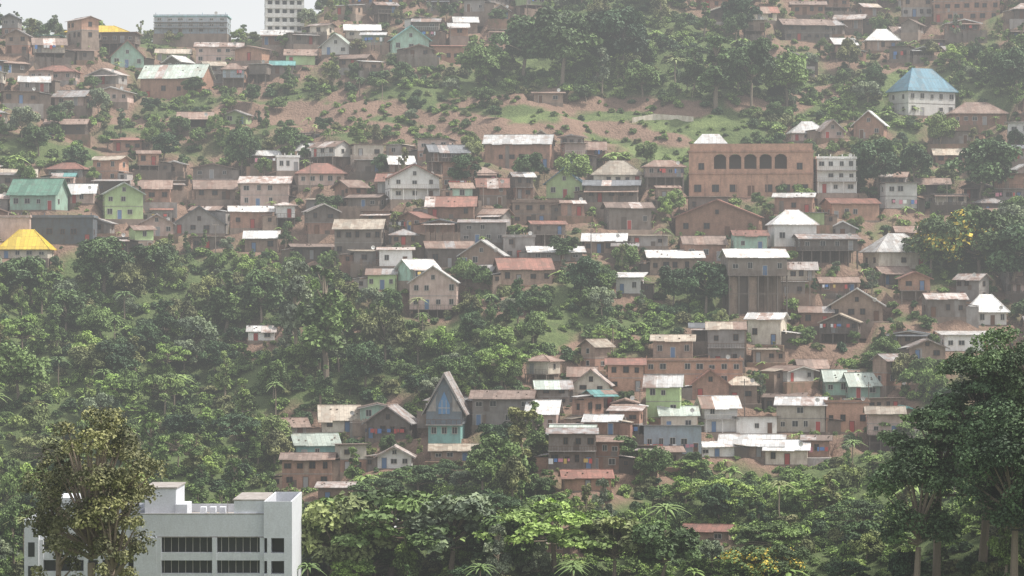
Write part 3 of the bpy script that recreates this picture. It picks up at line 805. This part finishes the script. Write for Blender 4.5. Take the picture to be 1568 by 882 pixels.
for i in range(8):
    rs=random.Random(100+i); cl,tr=crown('bush',3.2,2.6,10,rs); BUSH.append(plantmesh('bush_mesh',cl,1100,.38,[LEAF,LEAF,LEAFD,LEAF,LEAFD,LEAFB,LEAF,LEAFO][i],i,tr,zmin=-.15))
for i in range(3):
    rs=random.Random(150+i); cl,tr=crown('bush',2.6,2.6,9,rs); BR.append(plantmesh('bright_bush_mesh',cl,1000,.36,LEAFB,50+i,tr,zmin=-.15))
for i in range(9):
    rs=random.Random(200+i); cl,tr=crown('round',9,4.2,[17,22,14,20,26,18,15,20,24][i],rs,[1,.85,1.05,.9,.75,.9,1,.85,.8][i]); TREE.append(plantmesh('tree_mesh',cl,4200,.40,[LEAF,LEAFD,LEAF,LEAFD,LEAF,LEAFO,LEAF,LEAFB,LEAFG][i],10+i,tr))
for i in range(6):
    rs=random.Random(300+i); cl,tr=crown('tall',12,3.0,22,rs,.8); TALL.append(plantmesh('tall_tree_mesh',cl,3000,.38,[LEAF,LEAFD,LEAF,LEAFO,LEAF,LEAFG][i],20+i,tr))
for i in range(4):
    rs=random.Random(400+i); cl,tr=crown('umbrella',9,5.5,30,rs,.95); UMB.append(plantmesh('spreading_tree_mesh',cl,5000,.36,[LEAF,LEAFD,LEAF,LEAFB][i],30+i,tr,zmin=-.2))
rs=random.Random(5); cl,tr=crown('round',9,5,18,rs); FLW=plantmesh('flowering_tree_mesh',cl,4600,.40,LEAF,77,tr,extra=(FLOWER,.36))
def frondplant(name,base,L0,nf_,wid,mat,trunkr):
    p=P()
    for k in range(nf_):
        a=k*2.4; L=L0+.2*L0*math.sin(k*3)
        el=1.25-.95*k/nf_
        pts=[]
        for j in range(7):
            t=j/6; rr=L*t*math.cos(el)*(1+.3*t); zz=base+L*(t*math.sin(el)-.75*t*t)
            wv=wid*math.sin(math.pi*min(1,t*1.0+.08))+.03
            c=Vector((rr*math.cos(a),rr*math.sin(a),zz)); n=Vector((-math.sin(a),math.cos(a),0))
            pts.append((tuple(c-n*wv-Vector((0,0,.08))),tuple(c),tuple(c+n*wv-Vector((0,0,.08)))))
        for q0,q1 in zip(pts[:-1],pts[1:]): p.add([q0[0],q0[1],q0[2],q1[0],q1[1],q1[2]],[(0,1,4,3),(1,2,5,4)],mat)
    p.tube((0,0,-.8),(0.2,0,base*.5),trunkr*1.2,trunkr,BARK if base>3 else mat); p.tube((0.2,0,base*.5),(0,0,base+.1),trunkr,trunkr*.7,BARK if base>3 else mat)
    me=p.mesh(name); at=me.attributes.new('tint','FLOAT','POINT'); at.data.foreach_set('value',np.full(len(me.vertices),.6,dtype=np.float32)); return me
BAN=frondplant('banana_mesh',1.8,2.6,10,.38,LEAFB,.15)
PALM=frondplant('palm_mesh',7.5,3.0,20,.22,LEAF,.17)

HERO=[(710,292,58,'tree',1.0,1),(370,270,78,'tree',.8,1),(500,345,50,'tree',.9,3),(437,388,52,'tall',.9,1),(285,392,40,'tall',.8,0),
(745,130,70,'tree',1.1,0),(800,120,100,'tree',1.1,1),(860,130,120,'tree',1.0,3),(915,125,100,'tall',1.2,1),(955,120,110,'tree',1,1),(985,150,60,'tree',1,0),
(1095,170,118,'tall',1.3,0),(1150,165,112,'tree',.8,4),(1205,165,92,'tree',.9,0),(1060,150,80,'tall',1.1,2),(1130,60,70,'tree',1,1),
(1345,300,90,'tree',1,1),(1400,290,70,'tree',.9,3),(1500,310,100,'tree',1.2,1),(1440,230,60,'tree',.9,0),(1560,150,80,'tree',.9,1),
(1080,480,82,'tree',1.05,1),(1030,475,70,'tree',.9,3),(890,460,70,'tree',.9,1),(860,405,46,'tree',1.1,3),(715,442,50,'tree',.8,0),(960,420,50,'tree',.9,0),
(1425,425,90,'flower',1.,0),(1500,435,115,'flower',1.1,0),(1550,450,110,'tree',1.1,1),
(345,520,110,'tall',1.1,2),(500,585,190,'tall',1.1,4),(455,560,170,'tall',.9,5),(400,500,90,'tree',.9,1),(590,560,90,'tree',.8,5),(640,560,60,'tree',.9,4),(560,600,80,'tree',.9,1),(300,560,80,'tree',.9,8),(540,520,90,'tall',1,3),
(160,450,90,'tree',1.2,1),(50,470,80,'tree',1.2,1),(240,440,70,'tree',1.1,3),(100,520,80,'tree',1,1),(250,540,90,'tall',1.2,1),(30,620,100,'tree',1.0,0),(170,600,80,'tree',1,3),
(790,740,120,'tall',1.25,3),(770,750,90,'tree',1.0,0),(820,700,90,'tall',.8,2),(955,715,50,'tree',1.1,1),(1000,740,60,'tree',1,0),(640,770,60,'umb',1.2,1),(580,790,60,'umb',1.1,1),
(1060,740,50,'tree',1,2),(1390,600,60,'tree',.9,5),(1370,690,50,'umb',1,0),
(600,900,150,'umb',1.3,0),(690,890,140,'tree',1.3,8),(770,900,110,'tree',1.2,1),(850,900,130,'umb',1.3,3),(940,900,110,'tree',1.2,4),(1010,910,110,'tree',1.1,6),(510,930,160,'tree',1,0),(1100,800,70,'umb',1.2,3),(1180,860,60,'umb',1.3,2),(1250,800,70,'umb',1.3,3),
(120,270,50,'tree',1,1),(60,240,50,'tree',1,3),(250,250,50,'tree',1,1),(880,290,60,'tree',1,0),(810,290,60,'tree',.9,4),(1150,905,60,'flower',1.4,0),(1190,915,60,'flower',1.3,0),
(550,150,36,'palm',1,0),(585,152,34,'palm',1,0),(300,560,60,'palm',1,0),(190,500,60,'palm',1,0),(640,500,50,'palm',1,0),(1015,390,45,'palm',1,0),(560,840,40,'palm',1,0),(90,600,60,'palm',1,0),
]
NAMES={'tree':'broadleaf_tree','tall':'tall_tree','umb':'spreading_tree','flower':'yellow_flowering_tree','palm':'palm_tree'}
BASEH={'tree':9,'tall':12.3,'umb':9,'flower':9,'palm':9}
for px,base,hp,kind,wf,vi in HERO:
    h=hit(px,min(base,890))
    if h is None: continue
    if base>890:
        y=h[1]-(base-890)*.25; h=(h[0],y,float(H(h[0],y)))
    s=h[1]/F
    me={'tree':TREE,'tall':TALL,'umb':UMB,'flower':[FLW],'palm':[PALM]}[kind]; me=me[vi%len(me)]
    k=hp*s/BASEH[kind]
    obj(NAMES[kind],me,None,(h[0],h[1],h[2]-.2),R()*6.28,(k*wf,k*wf,k))
def hero(name,x,y,style,Ht,Rr,n,nl,mat,seed,leaf=.4,sc=(1,1,1),cs=1.):
    rs=random.Random(seed); cl,tr=crown(style,Ht,Rr,n,rs,cs)
    me=plantmesh(name+'_mesh',cl,nl,leaf,mat,seed,tr,zmin=-.6 if style!='umbrella' else -.2)
    return obj(name,me,None,(x,y,float(H(x,y))-.3),0,sc)
hero('eucalyptus_tree',(142-CX)/F*432,432,'round',41.5,11,74,14500,LEAFO,911,.35,cs=.52)
hero('eucalyptus_tree',(190-CX)/F*428,428,'round',32,5.6,32,5400,LEAFO,914,.35,cs=.62)
hero('eucalyptus_tree',(75-CX)/F*436,436,'tall',31,5,26,4600,LEAFO,917,.35,cs=.8)
# the dark spreading trees crowning the near right spur
def toph(x,y,py): return (CY-py)/F*y-float(H(x,y))
for x,y,py,style,Rr,n,nl,sd in ((84,456,478,'umbrella',12.5,85,24000,922),(73,452,560,'umbrella',10,60,16000,925),(80,447,530,'round',9.5,55,17000,923),(66,452,610,'umbrella',9,45,12000,926),(76,440,610,'round',8.5,42,13000,924),(62,446,665,'round',6.5,30,8000,927),(84,438,600,'round',9,46,14000,928)):
    hero('spreading_tree',x,y,style,toph(x,y,py)/.97,Rr,n,nl,LEAFD,sd,.38,cs=.9)

# ------------------------------------------------------------------ vegetation mass
eb=bpy.data.objects.new('hillside_bushes',None); col.objects.link(eb)
et=bpy.data.objects.new('hillside_trees',None); col.objects.link(et)
hx_=HA[:,0];hy_=HA[:,1];ha_=HA[:,2];hb_=HA[:,3]
cnt=0;ct=0
def place(x,y,kind,k0):
    global cnt,ct
    z=float(H(x,y)); px,py=proj(x,y,z); s=y/F
    hh={'bush':3.6,'br':3.0,'tree':9,'tall':12.3,'umb':9,'ban':3.2,'palm':9}[kind]*k0
    rr={'bush':3.2,'br':3.2,'tree':4.6,'tall':3.4,'umb':5.8,'ban':2,'palm':2}[kind]*k0
    if ((abs(hx_-x)<ha_+rr*.35+.2)&(abs(hy_-y)<hb_+rr*.35+.3)).any(): return
    hp=hh/s;rp=rr/s
    infront=(rects[:,0]-rp*.7<px)&(rects[:,1]+rp*.7>px)&(rects[:,3]<py)&(py-hp<rects[:,3]-5)
    if infront.any():
        allow=(py-rects[infront,3].max()+5)
        q=allow/hp
        if q<.3: return
        k0*=q
    me=random.choice({'bush':BUSH,'br':BR,'tree':TREE,'tall':TALL,'umb':UMB,'ban':[BAN],'palm':[PALM]}[kind])
    f=(.8+.4*R(),.8+.4*R(),.8+.45*R())
    if kind in('bush','br'): 
        obj('bush_%d'%cnt,me,eb,(x,y,z-.25*k0),R()*6.28,(k0*f[0],k0*f[1],k0*f[2])); cnt+=1
    else:
        obj('tree_%d'%ct,me,et,(x,y,z-.1),R()*6.28,(k0*f[0],k0*f[1],k0*f[2])); ct+=1
y=420.0
while y<845:
    sp=3.2 
    half=.185*y+5
    x=-half
    while x<half:
        xx=x+random.uniform(-.45,.45)*sp; yy=y+random.uniform(-.45,.45)*sp
        x+=sp
        z=float(H(xx,yy)); px,py=proj(xx,yy,z)
        if py<-40 or py>960: continue
        zn=zone(px,py)
        clump=math.sin(xx*.11+yy*.05)+math.sin(yy*.13-xx*.07+1)+random.gauss(0,.6)
        if zn>0:
            if R()<.75: place(xx,yy,random.choice(['bush','bush','bush','br','ban']),random.uniform(.25,.7))
            if R()<(.12 if zn>.75 else .2): place(xx,yy,random.choice(['tree','tree','tall']),random.uniform(.35,.7))
        elif any(inpoly(px,py,g) for g in GRASS):
            if R()<.55: place(xx,yy,random.choice(['br','br','bush']),random.uniform(.2,.55))
        elif inpoly(px,py,SPARSE):
            if clump>-.6: place(xx,yy,random.choice(['bush','bush','br']),random.uniform(.25,.7))
            if R()<.07: place(xx,yy,'tree',random.uniform(.35,.65))
        else:
            lowr=py>640 and px>850
            if R()<.95: place(xx,yy,'br' if (clump>(1.0 if not lowr else -.2) or R()<.12) else 'bush',random.uniform(.5,1.0))
            q=R()
            if q<(.11+.08*(clump>0))*(.35 if lowr else 1): place(xx,yy,random.choice(['tree','tree','tree','umb' if yy<600 else 'tree','tall','tall']),random.uniform(.4,.95))
            elif q>.985: place(xx,yy,'ban',random.uniform(.8,1.3))
            elif q>.979: place(xx,yy,'palm',random.uniform(.6,1.1))
    y+=sp
print('bushes',cnt,'trees',ct)

p=P()
pts=[hit(q,w_) for q,w_ in ((968,190),(1000,184),(1035,186),(1062,188))]
for a,b_ in zip(pts[:-1],pts[1:]):
    p.slab([(a[0],a[1],a[2]+1.6),(b_[0],b_[1],b_[2]+1.5),(b_[0],b_[1]+.6,b_[2]+1.5),(a[0],a[1]+.6,a[2]+1.6)],2.6,W['cream'])
obj('stone_retaining_wall',p.mesh('stone_retaining_wall'))
for px,py,hp in ((610,300,60),(1240,480,60),(475,300,55),(905,395,55),(1140,640,60),(560,690,50),(1450,330,55),(740,330,50),(330,390,50),(1330,640,55),(690,80,40),(980,640,50)):
    h=hit(px,py); s=h[1]/F; L=hp*s
    p=P(); p.tube((0,0,-1),(0,0,L),.13,.08,W['wood'],7); p.box(-.8,.8,-.06,.06,L-.7,L-.55,W['wood'])
    for u in(-.7,0,.7): p.tube((u,0,L-.55),(u,0,L-.38),.05,.03,FR_W,5)
    obj('utility_pole',p.mesh('utility_pole'),None,h,R())

# ------------------------------------------------------------------ haze: homogeneous volume filling the valley, its own emission standing in for scattered light
p=P(); p.box(-700,700,380,1500,-75,140,W['white'])
me=p.mesh('haze'); me.materials.clear()
m=bpy.data.materials.new('glowing_valley_haze'); m.use_nodes=True; nt=m.node_tree
nt.nodes.remove(nt.nodes['Principled BSDF'])
DENS=.00042
va=N(nt,'ShaderNodeVolumeAbsorption'); va.inputs['Color'].default_value=(0,0,0,1); va.inputs['Density'].default_value=DENS
ve=N(nt,'ShaderNodeEmission'); ve.inputs['Color'].default_value=(.97,.99,1,1); ve.inputs['Strength'].default_value=DENS*1.02
ad=N(nt,'ShaderNodeAddShader'); nt.links.new(va.outputs[0],ad.inputs[0]); nt.links.new(ve.outputs[0],ad.inputs[1])
nt.links.new(ad.outputs[0],nt.nodes['Material Output'].inputs['Volume'])
me.materials.append(m); obj('haze',me)

# ------------------------------------------------------------------ light, world, camera
el=math.radians(56); az=math.radians(90)
S=Vector((math.sin(az)*math.cos(el),math.cos(az)*math.cos(el),math.sin(el)))
L=bpy.data.lights.new('sun','SUN'); L.energy=4.8; L.angle=math.radians(6); L.color=(1,.96,.89)
lo=bpy.data.objects.new('sun',L); col.objects.link(lo); lo.rotation_euler=S.to_track_quat('Z','Y').to_euler(); lo.location=(0,0,300)
w=bpy.data.worlds.new('World'); scene.world=w; w.use_nodes=True; nt=w.node_tree
sk=nt.nodes.new('ShaderNodeTexSky'); sk.sky_type='NISHITA'; sk.sun_disc=False; sk.sun_elevation=el; sk.sun_rotation=az
sk.dust_density=5; sk.air_density=1.0; sk.ozone_density=1
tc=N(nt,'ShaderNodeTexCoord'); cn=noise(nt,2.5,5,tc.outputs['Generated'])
white_mix=ramp(nt,cn,[(.3,.45),(.7,.65)])  # white blended into the sky colour, added to whiten it and lift ambient light
cc=mixc(nt,white_mix,sk.outputs[0],(8.2,8.2,8.3))
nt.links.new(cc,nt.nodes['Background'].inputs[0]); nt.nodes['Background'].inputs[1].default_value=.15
c=bpy.data.cameras.new('camera'); co=bpy.data.objects.new('camera',c); col.objects.link(co); scene.camera=co
c.sensor_width=36; c.lens=18/(784/F); c.clip_end=12000; c.clip_start=1
co.rotation_euler=(math.pi/2,0,0)
scene.view_settings.view_transform='Standard'
